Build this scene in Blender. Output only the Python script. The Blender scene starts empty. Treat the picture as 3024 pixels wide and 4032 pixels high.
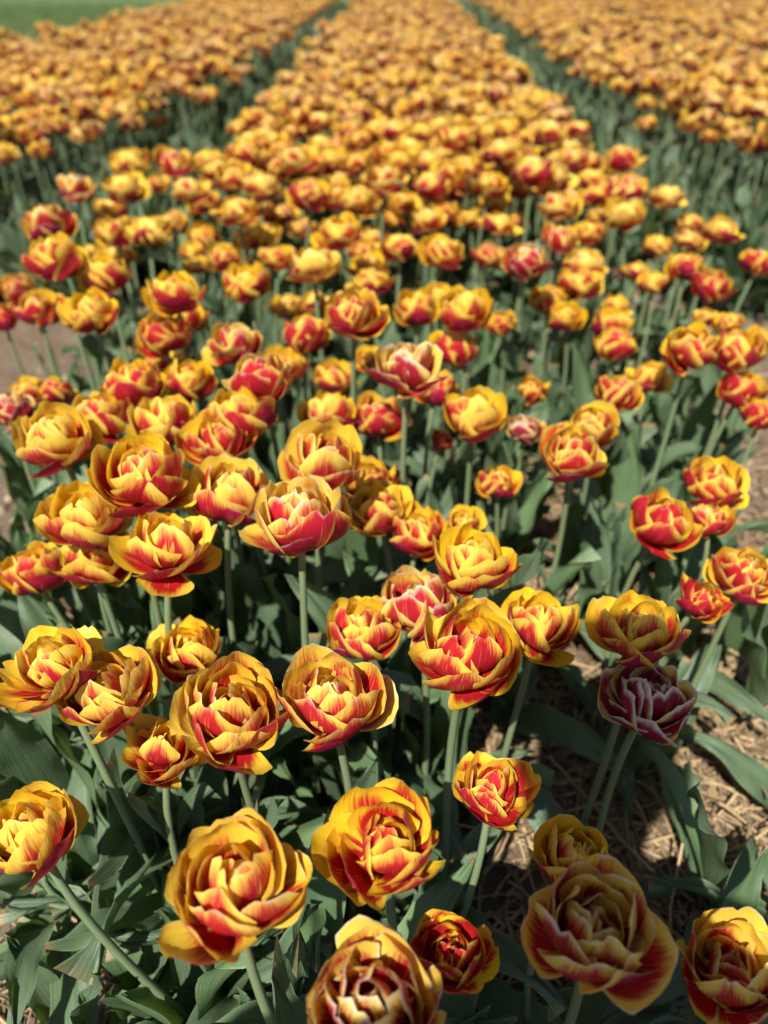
import bpy, math, random
import numpy as np
from mathutils import Matrix, Vector, Euler

# ------------------------------------------------------------------ camera, sky, sun, exposure
S = bpy.context.scene
COL = S.collection
CAM_H = 0.92
cam_d = bpy.data.cameras.new('camera')
cam = bpy.data.objects.new('camera', cam_d); COL.objects.link(cam)
cam.location = (0, 0, CAM_H)
cam.rotation_euler = (math.radians(90 - 36.0), 0, math.radians(1.2))
cam_d.sensor_fit = 'VERTICAL'; cam_d.sensor_height = 36; cam_d.sensor_width = 27
cam_d.lens = 27.03
cam_d.clip_start = 0.02; cam_d.clip_end = 3000
cam_d.dof.use_dof = True
cam_d.dof.focus_distance = 0.61
cam_d.dof.aperture_fstop = 3.6
S.camera = cam

SUN_DIR = Vector((-0.28, -0.68, 1.0)).normalized()      # towards the sun
world = bpy.data.worlds.new('World'); S.world = world; world.use_nodes = True
wn = world.node_tree
sky = wn.nodes.new('ShaderNodeTexSky'); sky.sky_type = 'NISHITA'; sky.sun_disc = False
sky.sun_elevation = math.asin(SUN_DIR.z)
sky.sun_rotation = math.atan2(SUN_DIR.x, SUN_DIR.y)
bg = wn.nodes['Background']; bg.inputs['Strength'].default_value = 0.052
wn.links.new(sky.outputs[0], bg.inputs['Color'])
sun_d = bpy.data.lights.new('sun', 'SUN'); sun_d.energy = 5.0; sun_d.angle = math.radians(0.5)
sun_d.color = (1.0, 0.95, 0.86)
sun = bpy.data.objects.new('sun', sun_d); COL.objects.link(sun)
sun.rotation_euler = (-SUN_DIR).to_track_quat('-Z', 'Y').to_euler(); sun.location = (-3, -5, 8)
S.view_settings.view_transform = 'Standard'; S.view_settings.look = 'None'
S.view_settings.exposure = 0.92; S.view_settings.gamma = 1.0
S.view_settings.use_curve_mapping = False
S.render.engine = 'CYCLES'
S.cycles.use_denoising = True; S.cycles.use_adaptive_sampling = True; S.cycles.adaptive_threshold = 0.025
S.cycles.max_bounces = 5; S.cycles.diffuse_bounces = 3; S.cycles.glossy_bounces = 2
S.cycles.transmission_bounces = 4; S.cycles.transparent_max_bounces = 4
S.cycles.caustics_reflective = False; S.cycles.caustics_refractive = False

R = random.Random(11)
NR = np.random.default_rng(7)

# ------------------------------------------------------------------ node helper
class NT:
    def __init__(s, name):
        s.mat = bpy.data.materials.new(name); s.mat.use_nodes = True
        s.t = s.mat.node_tree; s.t.nodes.clear()
        s.out = s.t.nodes.new('ShaderNodeOutputMaterial')
    def n(s, typ, **kw):
        nd = s.t.nodes.new(typ)
        for k, v in kw.items(): setattr(nd, k, v)
        return nd
    def put(s, sock, v):
        if hasattr(v, 'is_linked') or hasattr(v, 'links'): s.t.links.new(v, sock)
        else: sock.default_value = v
    def m(s, op, a, b=None, c=None, clamp=False):
        nd = s.n('ShaderNodeMath', operation=op, use_clamp=clamp)
        for i, v in enumerate((a, b, c)):
            if v is not None: s.put(nd.inputs[i], v)
        return nd.outputs[0]
    def attr(s, name):
        return s.n('ShaderNodeAttribute', attribute_name=name).outputs['Fac']
    def vec(s, x, y, z):
        nd = s.n('ShaderNodeCombineXYZ')
        for i, v in enumerate((x, y, z)): s.put(nd.inputs[i], v)
        return nd.outputs[0]
    def noise(s, v, scale=1.0, detail=2.0, rough=0.5):
        nd = s.n('ShaderNodeTexNoise')
        if v is not None: s.put(nd.inputs['Vector'], v)
        nd.inputs['Scale'].default_value = scale; nd.inputs['Detail'].default_value = detail
        nd.inputs['Roughness'].default_value = rough
        return nd.outputs['Fac']
    def sst(s, x, lo, hi, a=0.0, b=1.0):
        nd = s.n('ShaderNodeMapRange', interpolation_type='SMOOTHSTEP')
        for i, v in enumerate((x, lo, hi, a, b)): s.put(nd.inputs[i], v)
        return nd.outputs[0]
    def mix(s, f, a, b):
        nd = s.n('ShaderNodeMix', data_type='RGBA')
        s.put(nd.inputs['Factor'], f)
        for k, v in (('A', a), ('B', b)):
            sock = [i for i in nd.inputs if i.name == k and i.type == 'RGBA'][0]
            if isinstance(v, tuple): v = (*v, 1.0) if len(v) == 3 else v
            s.put(sock, v)
        return [o for o in nd.outputs if o.type == 'RGBA'][0]
    def bump(s, h, strength=0.3, dist=0.001):
        nd = s.n('ShaderNodeBump'); nd.inputs['Strength'].default_value = strength
        nd.inputs['Distance'].default_value = dist; s.put(nd.inputs['Height'], h)
        return nd.outputs[0]
    def surf(s, col, rough=0.5, spec=0.4, normal=None, trans=0.0, tcol=None, sheen=0.0):
        p = s.n('ShaderNodeBsdfPrincipled')
        s.put(p.inputs['Base Color'], (*col, 1) if isinstance(col, tuple) else col)
        s.put(p.inputs['Roughness'], rough); p.inputs['Specular IOR Level'].default_value = spec
        if sheen: p.inputs['Sheen Weight'].default_value = sheen
        if normal is not None: s.put(p.inputs['Normal'], normal)
        o = p.outputs[0]
        if trans:
            t = s.n('ShaderNodeBsdfTranslucent')
            tc = tcol if tcol is not None else col
            s.put(t.inputs['Color'], (*tc, 1) if isinstance(tc, tuple) else tc)
            if normal is not None: s.put(t.inputs['Normal'], normal)
            x = s.n('ShaderNodeMixShader'); x.inputs[0].default_value = trans
            s.t.links.new(o, x.inputs[1]); s.t.links.new(t.outputs[0], x.inputs[2]); o = x.outputs[0]
        s.t.links.new(o, s.out.inputs['Surface'])
        return s.mat

# ------------------------------------------------------------------ materials
def petal_material():
    t = NT('petal')
    u, v, rn = t.attr('pu'), t.attr('pv'), t.attr('prn')
    lay, thr, fade = t.attr('lay'), t.attr('thr'), t.attr('fade')
    a = t.m('ABSOLUTE', u)
    outside = t.n('ShaderNodeNewGeometry').outputs['Backfacing']
    n1 = t.noise(t.vec(t.m('MULTIPLY_ADD', u, 2.6, t.m('MULTIPLY', rn, 37.0)), t.m('MULTIPLY', v, 2.2), t.m('MULTIPLY', rn, 7.0)), 1.0, 3.0, 0.6)
    ns = t.noise(t.vec(t.m('MULTIPLY_ADD', u, 16.0, t.m('MULTIPLY', rn, 53.0)), t.m('MULTIPLY', v, 1.3), t.m('MULTIPLY', rn, 5.0)), 1.0, 3.0, 0.65)
    nf = t.noise(t.vec(t.m('MULTIPLY_ADD', u, 46.0, t.m('MULTIPLY', rn, 91.0)), t.m('MULTIPLY', v, 2.5), rn), 1.0, 2.0, 0.6)
    n1c, nsc = t.m('SUBTRACT', n1, 0.5), t.m('SUBTRACT', ns, 0.5)
    guard = t.sst(lay, 0.25, 0.05)
    go = t.m('MULTIPLY', guard, outside)
    h = t.m('SUBTRACT', thr, v)
    h = t.m('SUBTRACT', h, t.m('MULTIPLY', t.m('POWER', a, 1.5), t.m('MULTIPLY_ADD', go, -0.30, t.m('MULTIPLY_ADD', rn, 0.42, 0.40))))
    h = t.m('MULTIPLY_ADD', outside, 0.10, h)
    h = t.m('MULTIPLY_ADD', go, 0.30, h)
    h = t.m('MULTIPLY_ADD', t.m('SUBTRACT', 1.0, outside), -0.10, h)
    h = t.m('MULTIPLY_ADD', n1c, 0.45, h)
    h = t.m('MULTIPLY_ADD', nsc, 0.46, h)
    red = t.sst(h, -0.16, 0.19)
    margin = t.sst(t.m('MULTIPLY_ADD', nsc, 0.20, a), 0.78, 0.95)
    red = t.m('MULTIPLY', red, t.m('SUBTRACT', 1.0, t.m('MULTIPLY', margin, 0.9)))
    yel = t.mix(n1, (0.89, 0.54, 0.010), (0.93, 0.69, 0.046))
    yel = t.mix(t.m('MULTIPLY', outside, 0.40), yel, (0.93, 0.75, 0.20))  # paler outer face, with a whitish sheen painted into its yellow
    rd = t.mix(ns, (0.42, 0.006, 0.012), (0.56, 0.024, 0.024))
    rd = t.mix(t.m('MULTIPLY', outside, 0.6), rd, (0.52, 0.020, 0.048))
    rd = t.mix(t.m('MULTIPLY', go, 0.9), rd, t.mix(n1, (0.43, 0.018, 0.075), (0.31, 0.011, 0.055)))
    yel = t.mix(t.m('MULTIPLY', fade, 0.40), yel, (0.86, 0.72, 0.36))
    rd = t.mix(t.m('MULTIPLY', t.sst(fade, 0.35, 1.0), 0.85), rd, (0.30, 0.022, 0.060))
    col = t.mix(red, yel, rd)
    # pale double line along the midrib
    st = t.sst(t.m('ABSOLUTE', t.m('SUBTRACT', a, t.m('MULTIPLY_ADD', ns, 0.06, 0.02))), 0.028, 0.004)
    st = t.m('MULTIPLY', st, t.sst(v, 0.22, 0.45)); st = t.m('MULTIPLY', st, t.sst(v, 0.95, 0.7))
    st = t.m('MULTIPLY', st, t.sst(n1, 0.38, 0.58))
    col = t.mix(t.m('MULTIPLY', st, 0.6), col, (0.80, 0.36, 0.10))
    # fine veins
    col = t.mix(t.m('MULTIPLY', t.sst(nf, 0.52, 0.75), 0.20), col, t.mix(red, (0.72, 0.26, 0.01), (0.30, 0.005, 0.012)))
    # dark red base inside the cup, partly shade painted into the colour
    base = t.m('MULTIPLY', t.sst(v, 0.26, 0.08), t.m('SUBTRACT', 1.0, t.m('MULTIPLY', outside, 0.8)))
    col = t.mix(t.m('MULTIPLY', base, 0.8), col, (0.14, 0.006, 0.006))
    # dry pale rims
    rim = t.m('MAXIMUM', a, v)
    rim = t.m('ADD', rim, t.m('MULTIPLY', n1c, 0.30))
    rim = t.sst(rim, t.m('MULTIPLY_ADD', fade, -0.14, 0.98), t.m('MULTIPLY_ADD', fade, -0.10, 1.09))
    rim = t.m('MULTIPLY', rim, t.m('MULTIPLY_ADD', fade, 0.60, 0.35, clamp=True))
    col = t.mix(rim, col, (0.84, 0.78, 0.70))
    # small brown nicks
    sp = t.noise(t.vec(t.m('MULTIPLY_ADD', u, 5.0, t.m('MULTIPLY', rn, 17.0)), t.m('MULTIPLY', v, 6.0), rn), 1.6, 2.0)
    col = t.mix(t.m('MULTIPLY', t.sst(sp, 0.72, 0.78), 0.35), col, (0.30, 0.16, 0.06))
    bmp = t.bump(t.m('ADD', t.m('MULTIPLY', nf, 0.5), ns), 0.5, 0.0014)
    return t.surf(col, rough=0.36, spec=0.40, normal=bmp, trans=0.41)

def leaf_material():
    t = NT('leaf')
    u, v, rn = t.attr('pu'), t.attr('pv'), t.attr('prn')
    rnd = t.n('ShaderNodeObjectInfo').outputs['Random']
    n1 = t.noise(t.vec(t.m('MULTIPLY_ADD', u, 1.5, t.m('MULTIPLY', rnd, 40.0)), t.m('MULTIPLY', v, 4.0), t.m('MULTIPLY', rn, 9.0)), 1.0, 4.0, 0.6)
    vein = t.noise(t.vec(t.m('MULTIPLY', u, 26.0), t.m('MULTIPLY', v, 0.8), rn), 1.0, 2.0)
    spot = t.noise(t.vec(t.m('MULTIPLY_ADD', u, 4.0, t.m('MULTIPLY', rnd, 23.0)), t.m('MULTIPLY', v, 22.0), rn), 1.0, 2.0)
    col = t.mix(n1, (0.036, 0.068, 0.031), (0.128, 0.186, 0.106))
    col = t.mix(t.m('MULTIPLY', t.sst(rnd, 0.6, 1.0), 0.55), col, (0.125, 0.215, 0.080))
    col = t.mix(t.m('MULTIPLY', t.sst(vein, 0.5, 0.7), 0.22), col, (0.22, 0.32, 0.20))
    edge = t.sst(t.m('ABSOLUTE', u), 0.93, 1.0)
    col = t.mix(t.m('MULTIPLY', edge, 0.45), col, (0.34, 0.40, 0.22))  # pale margin that paints in a highlight along the blade edge
    col = t.mix(t.m('MULTIPLY', t.sst(spot, 0.70, 0.78), 0.5), col, (0.30, 0.32, 0.18))
    tip = t.m('MULTIPLY', t.sst(v, 0.955, 1.0), t.sst(rn, 0.4, 0.7))
    col = t.mix(t.m('MULTIPLY', tip, 0.8), col, (0.28, 0.17, 0.07))
    b = t.bump(t.m('ADD', vein, t.m('MULTIPLY', n1, 0.8)), 0.45, 0.003)
    rough = t.m('MULTIPLY_ADD', n1, 0.25, 0.30)
    return t.surf(col, rough=rough, spec=0.42, normal=b, trans=0.20, tcol=(0.22, 0.36, 0.05))

def stem_material():
    t = NT('stem')
    v = t.attr('pv'); u = t.attr('pu')
    n = t.noise(t.vec(t.m('MULTIPLY', u, 9.0), t.m('MULTIPLY', v, 5.0), 0.0), 1.0, 3.0)
    rnd = t.n('ShaderNodeObjectInfo').outputs['Random']
    col = t.mix(n, (0.115, 0.175, 0.085), (0.21, 0.275, 0.155))
    col = t.mix(t.m('MULTIPLY', rnd, 0.5), col, (0.16, 0.17, 0.075))
    col = t.mix(t.sst(v, 0.90, 1.0), col, (0.25, 0.26, 0.12))
    return t.surf(col, rough=0.45, spec=0.4, normal=t.bump(n, 0.2, 0.001), trans=0.08, tcol=(0.25, 0.35, 0.08))

def pistil_material():
    t = NT('pistil')
    v = t.attr('pv')
    return t.surf(t.mix(v, (0.30, 0.34, 0.08), (0.70, 0.60, 0.16)), rough=0.5)

def soil_material():
    t = NT('soil')
    pos = t.n('ShaderNodeNewGeometry').outputs['Position']
    sep = t.n('ShaderNodeSeparateXYZ'); t.t.links.new(pos, sep.inputs[0])
    n1 = t.noise(pos, 9.0, 6.0, 0.65); n2 = t.noise(pos, 70.0, 5.0, 0.7); n3 = t.noise(pos, 2.2, 2.0)
    col = t.mix(n1, (0.064, 0.045, 0.032), (0.17, 0.124, 0.085))
    col = t.mix(t.m('MULTIPLY', t.sst(n2, 0.5, 0.72), 0.6), col, (0.30, 0.225, 0.155))
    col = t.mix(t.m('MULTIPLY', t.sst(n2, 0.45, 0.28), 0.6), col, (0.075, 0.052, 0.037))
    col = t.mix(t.m('MULTIPLY', t.sst(n3, 0.45, 0.7), 0.3), col, (0.20, 0.16, 0.12))
    far = t.sst(t.m('MAXIMUM', t.m('SUBTRACT', -2.62, sep.outputs[0]), t.m("SUBTRACT", sep.outputs[1], 15.0)), 0.0, 0.35)
    gcol = t.mix(n1, (0.060, 0.098, 0.034), (0.11, 0.155, 0.065))
    col = t.mix(far, col, gcol)
    b = t.bump(t.m('ADD', n1, t.m('MULTIPLY', n2, 0.5)), 0.7, 0.012)
    return t.surf(col, rough=0.92, spec=0.15, normal=b)

def straw_material():
    t = NT('straw')
    rn = t.attr('prn'); u = t.attr('pu')
    ramp = t.n('ShaderNodeValToRGB')
    e = ramp.color_ramp.elements
    e[0].position = 0.0; e[0].color = (0.12, 0.075, 0.042, 1)
    e[1].position = 1.0; e[1].color = (0.44, 0.32, 0.17, 1)
    for p, c in ((0.4, (0.24, 0.165, 0.095)), (0.75, (0.36, 0.26, 0.14))):
        x = e.new(p); x.color = (*c, 1)
    t.put(ramp.inputs[0], rn)
    n = t.noise(t.vec(t.m('MULTIPLY', u, 12.0), t.m('MULTIPLY', rn, 60.0), 0.0), 1.0, 3.0)
    col = t.mix(t.m('MULTIPLY', t.sst(n, 0.5, 0.7), 0.5), ramp.outputs[0], (0.20, 0.15, 0.10))
    return t.surf(col, rough=0.55, spec=0.35, trans=0.06)

def clod_material():
    t = NT('clod')
    pos = t.n('ShaderNodeNewGeometry').outputs['Position']
    n1 = t.noise(pos, 40.0, 6.0, 0.7); n2 = t.noise(pos, 190.0, 3.0, 0.6)
    col = t.mix(n1, (0.15, 0.105, 0.072), (0.38, 0.30, 0.215))
    return t.surf(col, rough=0.95, spec=0.12, normal=t.bump(t.m('ADD', n1, t.m('MULTIPLY', n2, 0.4)), 0.8, 0.006))

def grass_material():
    t = NT('grass')
    rn, v = t.attr('prn'), t.attr('pv')
    col = t.mix(rn, (0.085, 0.135, 0.045), (0.17, 0.215, 0.085))
    return t.surf(col, rough=0.5, spec=0.3, trans=0.25, tcol=(0.18, 0.32, 0.05))

MP, ML, MS, MPI = petal_material(), leaf_material(), stem_material(), pistil_material()
MSOIL, MSTRAW, MCLOD, MGRASS = soil_material(), straw_material(), clod_material(), grass_material()

# ------------------------------------------------------------------ mesh helper
def make_mesh(name, V, F, attrs, mats, smooth=True, fmat=None):
    """V (n,3), F (m,4) quads; attrs name -> (n,) floats"""
    me = bpy.data.meshes.new(name)
    V = np.ascontiguousarray(V, dtype=np.float32); F = np.ascontiguousarray(F, dtype=np.int32)
    k = F.shape[1]
    me.vertices.add(len(V)); me.vertices.foreach_set('co', V.ravel())
    me.loops.add(F.size); me.loops.foreach_set('vertex_index', F.ravel())
    me.polygons.add(len(F)); me.polygons.foreach_set('loop_start', np.arange(0, F.size, k, dtype=np.int32))
    if smooth: me.polygons.foreach_set('use_smooth', np.ones(len(F), dtype=bool))
    for m in (mats if isinstance(mats, (list, tuple)) else [mats]): me.materials.append(m)
    if fmat is not None: me.polygons.foreach_set('material_index', np.ascontiguousarray(fmat, dtype=np.int32))
    for k_, a in attrs.items():
        at = me.attributes.new(k_, 'FLOAT', 'POINT')
        at.data.foreach_set('value', np.ascontiguousarray(np.broadcast_to(a, (len(V),)), dtype=np.float32))
    me.update(calc_edges=True)
    return me

def link(name, data, parent=None, mat=None):
    o = bpy.data.objects.new(name, data); COL.objects.link(o)
    if parent is not None: o.parent = parent
    if mat is not None: o.matrix_basis = mat
    return o

def tag(o, label=None, category=None, group=None, kind=None):
    if label: o['label'] = label
    if category: o['category'] = category
    if group: o['group'] = group
    if kind: o['kind'] = kind
    return o

def grid_faces(nu, nv):
    i = np.arange(nv)[:, None] * (nu + 1) + np.arange(nu)[None, :]
    i = i.ravel()
    return np.stack([i, i + nu + 1, i + nu + 2, i + 1], 1)

def rotz(V, a):
    c, s = math.cos(a), math.sin(a)
    return V @ np.array([[c, s, 0], [-s, c, 0], [0, 0, 1]])

# ------------------------------------------------------------------ a petal, a bloom
def blade(L, hw, a0, a1, pw, rho, nu, nv, rng, shape='petal', ruffle=0.02, notch=0.0, round_=0.3, wave=(2, 0.0), twist=0.0, rho_grow=0.4, recurve=0.0, skew=0.0):
    """strip with outline, lengthwise curve and cross curve; base at origin, growing towards +X and +Z"""
    u = np.linspace(-1, 1, nu + 1)[None, :]; v = np.linspace(0, 1, nv + 1)[:, None]
    if shape == 'petal':
        top = 1 - round_ * np.abs(u) ** 2.8 - notch * np.exp(-((u - rng.uniform(-.2, .2)) / 0.10) ** 2)
        top = top + 0.025 * np.sin(u * rng.uniform(4, 8) + rng.uniform(0, 6)) + 0.012 * np.sin(u * rng.uniform(12, 19) + rng.uniform(0, 6))
        s = v * top
        g = np.where(s < 0.60, 0.30 + 0.70 * np.sin(np.clip(s / 0.60, 0, 1) * math.pi / 2) ** 1.15, 1 - 0.30 * np.clip((s - 0.60) / 0.40, 0, 2) ** 2)
    else:
        s = v * np.ones_like(u)
        g = np.where(s < 0.38, 0.55 + 0.45 * np.sin(np.clip(s / 0.38, 0, 1) * math.pi / 2), np.clip(1 - np.clip((s - 0.38) / 0.62, 0, 1) ** 1.9, 0, 1) ** 0.9)
    T = np.linspace(0, 1.1, 111)
    th = np.radians(a0 + (a1 - a0) * T ** pw - recurve * np.clip(T - 0.8, 0, 1) ** 2 * 25)
    r = np.concatenate([[0], np.cumsum(np.cos(th[:-1]) * 0.01)]) * L
    z = np.concatenate([[0], np.cumsum(np.sin(th[:-1]) * 0.01)]) * L
    rr, zz, tt = np.interp(s, T, r), np.interp(s, T, z), np.interp(s, T, th)
    rho_s = rho * (1 + rho_grow * s)
    phi = np.clip(u * hw * g / rho_s, -2.2, 2.2)
    up = rho_s * (1 - np.cos(phi)); y = rho_s * np.sin(phi)
    ph = [rng.uniform(0, 6.28) for _ in range(5)]
    up = up + ruffle * L * (np.abs(u) ** 2.2) * s * np.sin(6.28 * wave[0] * s + ph[0] + (u > 0) * ph[1])
    up = up + 0.6 * ruffle * L * s ** 4 * np.sin(u * 5.5 + ph[2])
    up = up + 0.5 * ruffle * L * np.sin(3.1 * s + ph[3]) * np.sin(2.0 * u + ph[4]) * s
    up = up + skew * u * hw * g
    if shape == 'petal': up = up + 0.008 * L * s * np.sin(u * rng.uniform(7, 11) + ph[1]) + 0.004 * L * s ** 3 * np.sin(u * rng.uniform(13, 17) + ph[4])
    if twist:
        ta = twist * s; up, y = up * np.cos(ta) + y * np.sin(ta), y * np.cos(ta) - up * np.sin(ta)
    X = rr - np.sin(tt) * up; Z = zz + np.cos(tt) * up
    P = np.stack([X, np.broadcast_to(y, X.shape), Z], -1).reshape(-1, 3)
    U = np.broadcast_to(u, X.shape).ravel(); Vv = np.broadcast_to(v, X.shape).ravel()
    return P, U, Vv

def bloom_petals(rng, op, red, fade, nu, nv, sparse=1.0, flare=0):
    """list of (verts, attrs) in units of petal length; op 0 closed .. 1 wide open"""
    op = op * .8
    lp = lambda a, b: a + (b - a) * op
    rows = [  # count, length, half width, start angle, end angle, cross radius
        (3, 0.78, 0.45, lp(2, -14), lp(100, 68), 0.48),
        (4, 0.87, 0.43, lp(8, -4), lp(108, 86), 0.46),
        (4, 0.89, 0.41, lp(16, 8), lp(117, 101), 0.41),
        (5, 0.83, 0.34, lp(28, 22), lp(125, 113), 0.34),
        (4, 0.75, 0.28, lp(42, 38), lp(130, 121), 0.27),
        (3, 0.65, 0.20, 58, 126, 0.19)]
    out = []; az = rng.uniform(0, 6.28)
    for k, (n, L, hw, a0, a1, rho) in enumerate(rows):
        n = max(2, round(n * sparse)) if k > 1 else n
        az += math.pi / n + rng.uniform(-.25, .25)
        sk = rng.choice((-1, 1)) * rng.uniform(.16, .30); jt = 1.0 if k < 2 else .5
        for j in range(n):
            A = az + 6.283 * j / n + rng.uniform(-.20, .20)
            fl = 0
            if flare and k < 3 and rng.random() < flare: fl = rng.uniform(20, 55)
            P, U, V = blade(L * rng.uniform(.86, 1.08), hw * rng.uniform(.85, 1.12), a0 + jt * rng.uniform(-7, 7) - fl * .3,
                            a1 + jt * rng.uniform(-12, 12) - fl, rng.uniform(.8, 1.15), rho * rng.uniform(.85, 1.5), nu, nv, rng,
                            ruffle=rng.uniform(.008, .026) + .03 * fade + (0.008 if k > 2 else 0), notch=rng.choice([0, 0, .04, .09]) + .05 * fade * rng.random(),
                            round_=rng.uniform(.34, .48), wave=(rng.uniform(1, 2.4), 0), twist=rng.uniform(-.12, .12), rho_grow=rng.uniform(.1, .6),
                            recurve=(rng.uniform(-.6, 1.0) if k < 2 else rng.uniform(-.9, .4)) + fade, skew=sk)
            P = P + np.array([0.03, 0, 0.012 * k])
            P = rotz(P, A)
            th = 0.71 + 0.44 * red + rng.uniform(-.14, .10) - 0.012 * k
            out.append((P, dict(pu=U, pv=V, prn=np.full(len(U), rng.random()), lay=np.full(len(U), k / 5),
                                thr=np.full(len(U), th), fade=np.full(len(U), min(1, max(0, fade + rng.uniform(-.1, .15)))))))
    allp = np.concatenate([p for p, _ in out])
    rad = np.percentile(np.hypot(allp[:, 0], allp[:, 1]), 97.5)
    sc = 0.5 / rad                                   # one unit wide
    h = np.percentile(allp[:, 2], 97) * sc
    return [(p * sc, a) for p, a in out], h

def join_parts(parts, nu, nv):
    f = grid_faces(nu, nv); n = (nu + 1) * (nv + 1)
    V = np.concatenate([p for p, _ in parts])
    F = np.concatenate([f + n * i for i in range(len(parts))])
    A = {k: np.concatenate([a[k] for _, a in parts]) for k in parts[0][1]}
    return V, F, A

def pistil_mesh():
    V, F, pv = [], [], []
    prof = [(0, .030), (.10, .036), (.20, .030), (.26, .040), (.29, .020), (.30, .002)]
    for i, (z, r) in enumerate(prof):
        for k in range(6):
            a = k * math.pi / 3; V.append((r * math.cos(a), r * math.sin(a), z)); pv.append(i / 5)
    for i in range(5):
        for k in range(6):
            F.append((i * 6 + k, i * 6 + (k + 1) % 6, i * 6 + 6 + (k + 1) % 6, i * 6 + 6 + k))
    return make_mesh('pistil', np.array(V), np.array(F), {'pv': np.array(pv), 'pu': 0.0}, MPI)
PISTIL = pistil_mesh()

# ------------------------------------------------------------------ leaves (shared meshes)
def leaf_variant(seed, nu=8, nv=20, kind='up'):
    rng = random.Random(seed)
    L = 1.0
    if kind == 'up':    a0, a1, pw = rng.uniform(74, 86), rng.uniform(35, 85), rng.uniform(1.2, 2.2)
    elif kind == 'arch': a0, a1, pw = rng.uniform(66, 80), rng.uniform(-35, 25), rng.uniform(1.0, 1.8)
    else:               a0, a1, pw = rng.uniform(45, 62), rng.uniform(-40, -5), rng.uniform(.7, 1.1)
    hw = rng.uniform(.075, .118)
    P, U, V = blade(L, hw, a0, a1, pw, hw * rng.uniform(.50, .75), nu, nv, rng, shape='leaf', ruffle=rng.uniform(.030, .075),
                    wave=(rng.uniform(1.4, 3.2), 0), twist=rng.uniform(-1.2, 1.2), rho_grow=rng.uniform(1.5, 4.5))
    return P, U, V, rng.random()
LEAF = {}
for kd, n0, cnt in (('up', 100, 9), ('arch', 200, 8), ('flop', 300, 5)):
    LEAF[kd] = []
    for i in range(cnt):
        P, U, V, r = leaf_variant(n0 + i, kind=kd)
        LEAF[kd].append(make_mesh('leaf_' + kd, P, grid_faces(8, 20), {'pu': U, 'pv': V, 'prn': r}, ML))
LEAF_LOW = []
for i in range(14):
    P, U, V, r = leaf_variant(500 + i, 2, 6, 'up' if i < 9 else 'arch')
    LEAF_LOW.append((P, U, V, r))
F_LOW = grid_faces(2, 6)

def add_leaves(root, n, rng, lmin=.15, lmax=.25, kinds=('up', 'up', 'arch', 'arch', 'flop'), wide=1.0, az0=None):
    az = rng.uniform(0, 6.28) if az0 is None else az0
    for i in range(n):
        me = rng.choice(LEAF[rng.choice(kinds)])
        l = rng.uniform(lmin, lmax); w = l * rng.uniform(.85, 1.25) * wide
        az += 2.2 + rng.uniform(-.5, .5)
        z = 0.0 if i < 2 else rng.uniform(.02, .09)
        M = Matrix.Translation((0.002 * math.cos(az), 0.002 * math.sin(az), z)) @ Matrix.Rotation(az, 4, 'Z') @ Matrix.Diagonal((l, w, l, 1))
        link('leaf', me, root, M)

# ------------------------------------------------------------------ stem
def stem_mesh(top, lean_dir, r0=.0042, r1=.0033, seg=10, sides=8):
    """tube from the origin to top (Vector); returns mesh and end tangent"""
    c1 = Vector((top.x * .15 + lean_dir[0], top.y * .15 + lean_dir[1], top.z * .40)); c2 = Vector((top.x * .72 + lean_dir[0], top.y * .72 + lean_dir[1], top.z * .74))
    V, pv, pu = [], [], []
    for i in range(seg + 1):
        t = i / seg; q = 1 - t
        p = 3 * q * q * t * c1 + 3 * q * t * t * c2 + t ** 3 * top
        r = r0 + (r1 - r0) * t
        if i == 0: p = Vector((0, 0, -.02))
        for k in range(sides):
            a = 6.2832 * k / sides
            V.append((p.x + r * math.cos(a), p.y + r * math.sin(a), p.z)); pv.append(t); pu.append(k / sides)
    i = (np.arange(seg)[:, None] * sides + np.arange(sides)[None, :]).ravel()
    j = (np.arange(seg)[:, None] * sides + (np.arange(sides)[None, :] + 1) % sides).ravel()
    F = np.stack([i, j, j + sides, i + sides], 1)
    me = make_mesh('stem', np.array(V), F, {'pv': np.array(pv), 'pu': np.array(pu)}, MS)
    return me, (top - c2).normalized()

# ------------------------------------------------------------------ the ground
def ground_z(x, y):
    z = 0.010 * np.sin(3.1 * x + 1.3 * y + .4) * np.sin(2.7 * y - 1.1 * x) + 0.006 * np.sin(11 * x + 2) * np.sin(9 * y + 5 * x)
    z = z + 0.004 * np.sin(31 * x + 7 * y) * np.sin(27 * y - 9 * x + 1)
    fade = np.clip((60 - np.hypot(x, y)) / 50, 0, 1)
    path = np.exp(-((np.abs(x) - .78) / .14) ** 2)
    return z * fade - 0.03 * path * (np.abs(x) < 1.3)
def graded(lo, hi, step, reach):
    mid = np.arange(lo, hi + step / 2, step); out = []; d = step; p = hi
    while p < reach: d *= 1.35; p += d; out.append(p)
    neg = []; d = step; p = lo
    while p > -reach: d *= 1.35; p -= d; neg.append(p)
    return np.array(neg[::-1] + list(mid) + out)
gx, gy = graded(-1.6, 1.6, .018, 900), graded(-.4, 3.2, .018, 900)
GX, GY = np.meshgrid(gx, gy)
GZ = ground_z(GX, GY)
near = (np.abs(GX) < 1.7) & (GY > -.5) & (GY < 3.3)
GZ = GZ + near * NR.normal(0, .0022, GZ.shape)
gv = np.stack([GX, GY, GZ], -1).reshape(-1, 3)
gf = grid_faces(len(gx) - 1, len(gy) - 1)[:, ::-1]
tag(link('ground', make_mesh('ground', gv, gf, {}, MSOIL)), 'brown sandy soil of the tulip field', None, None, 'structure')
gz1 = lambda x, y: float(ground_z(np.array(x), np.array(y)))

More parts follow.
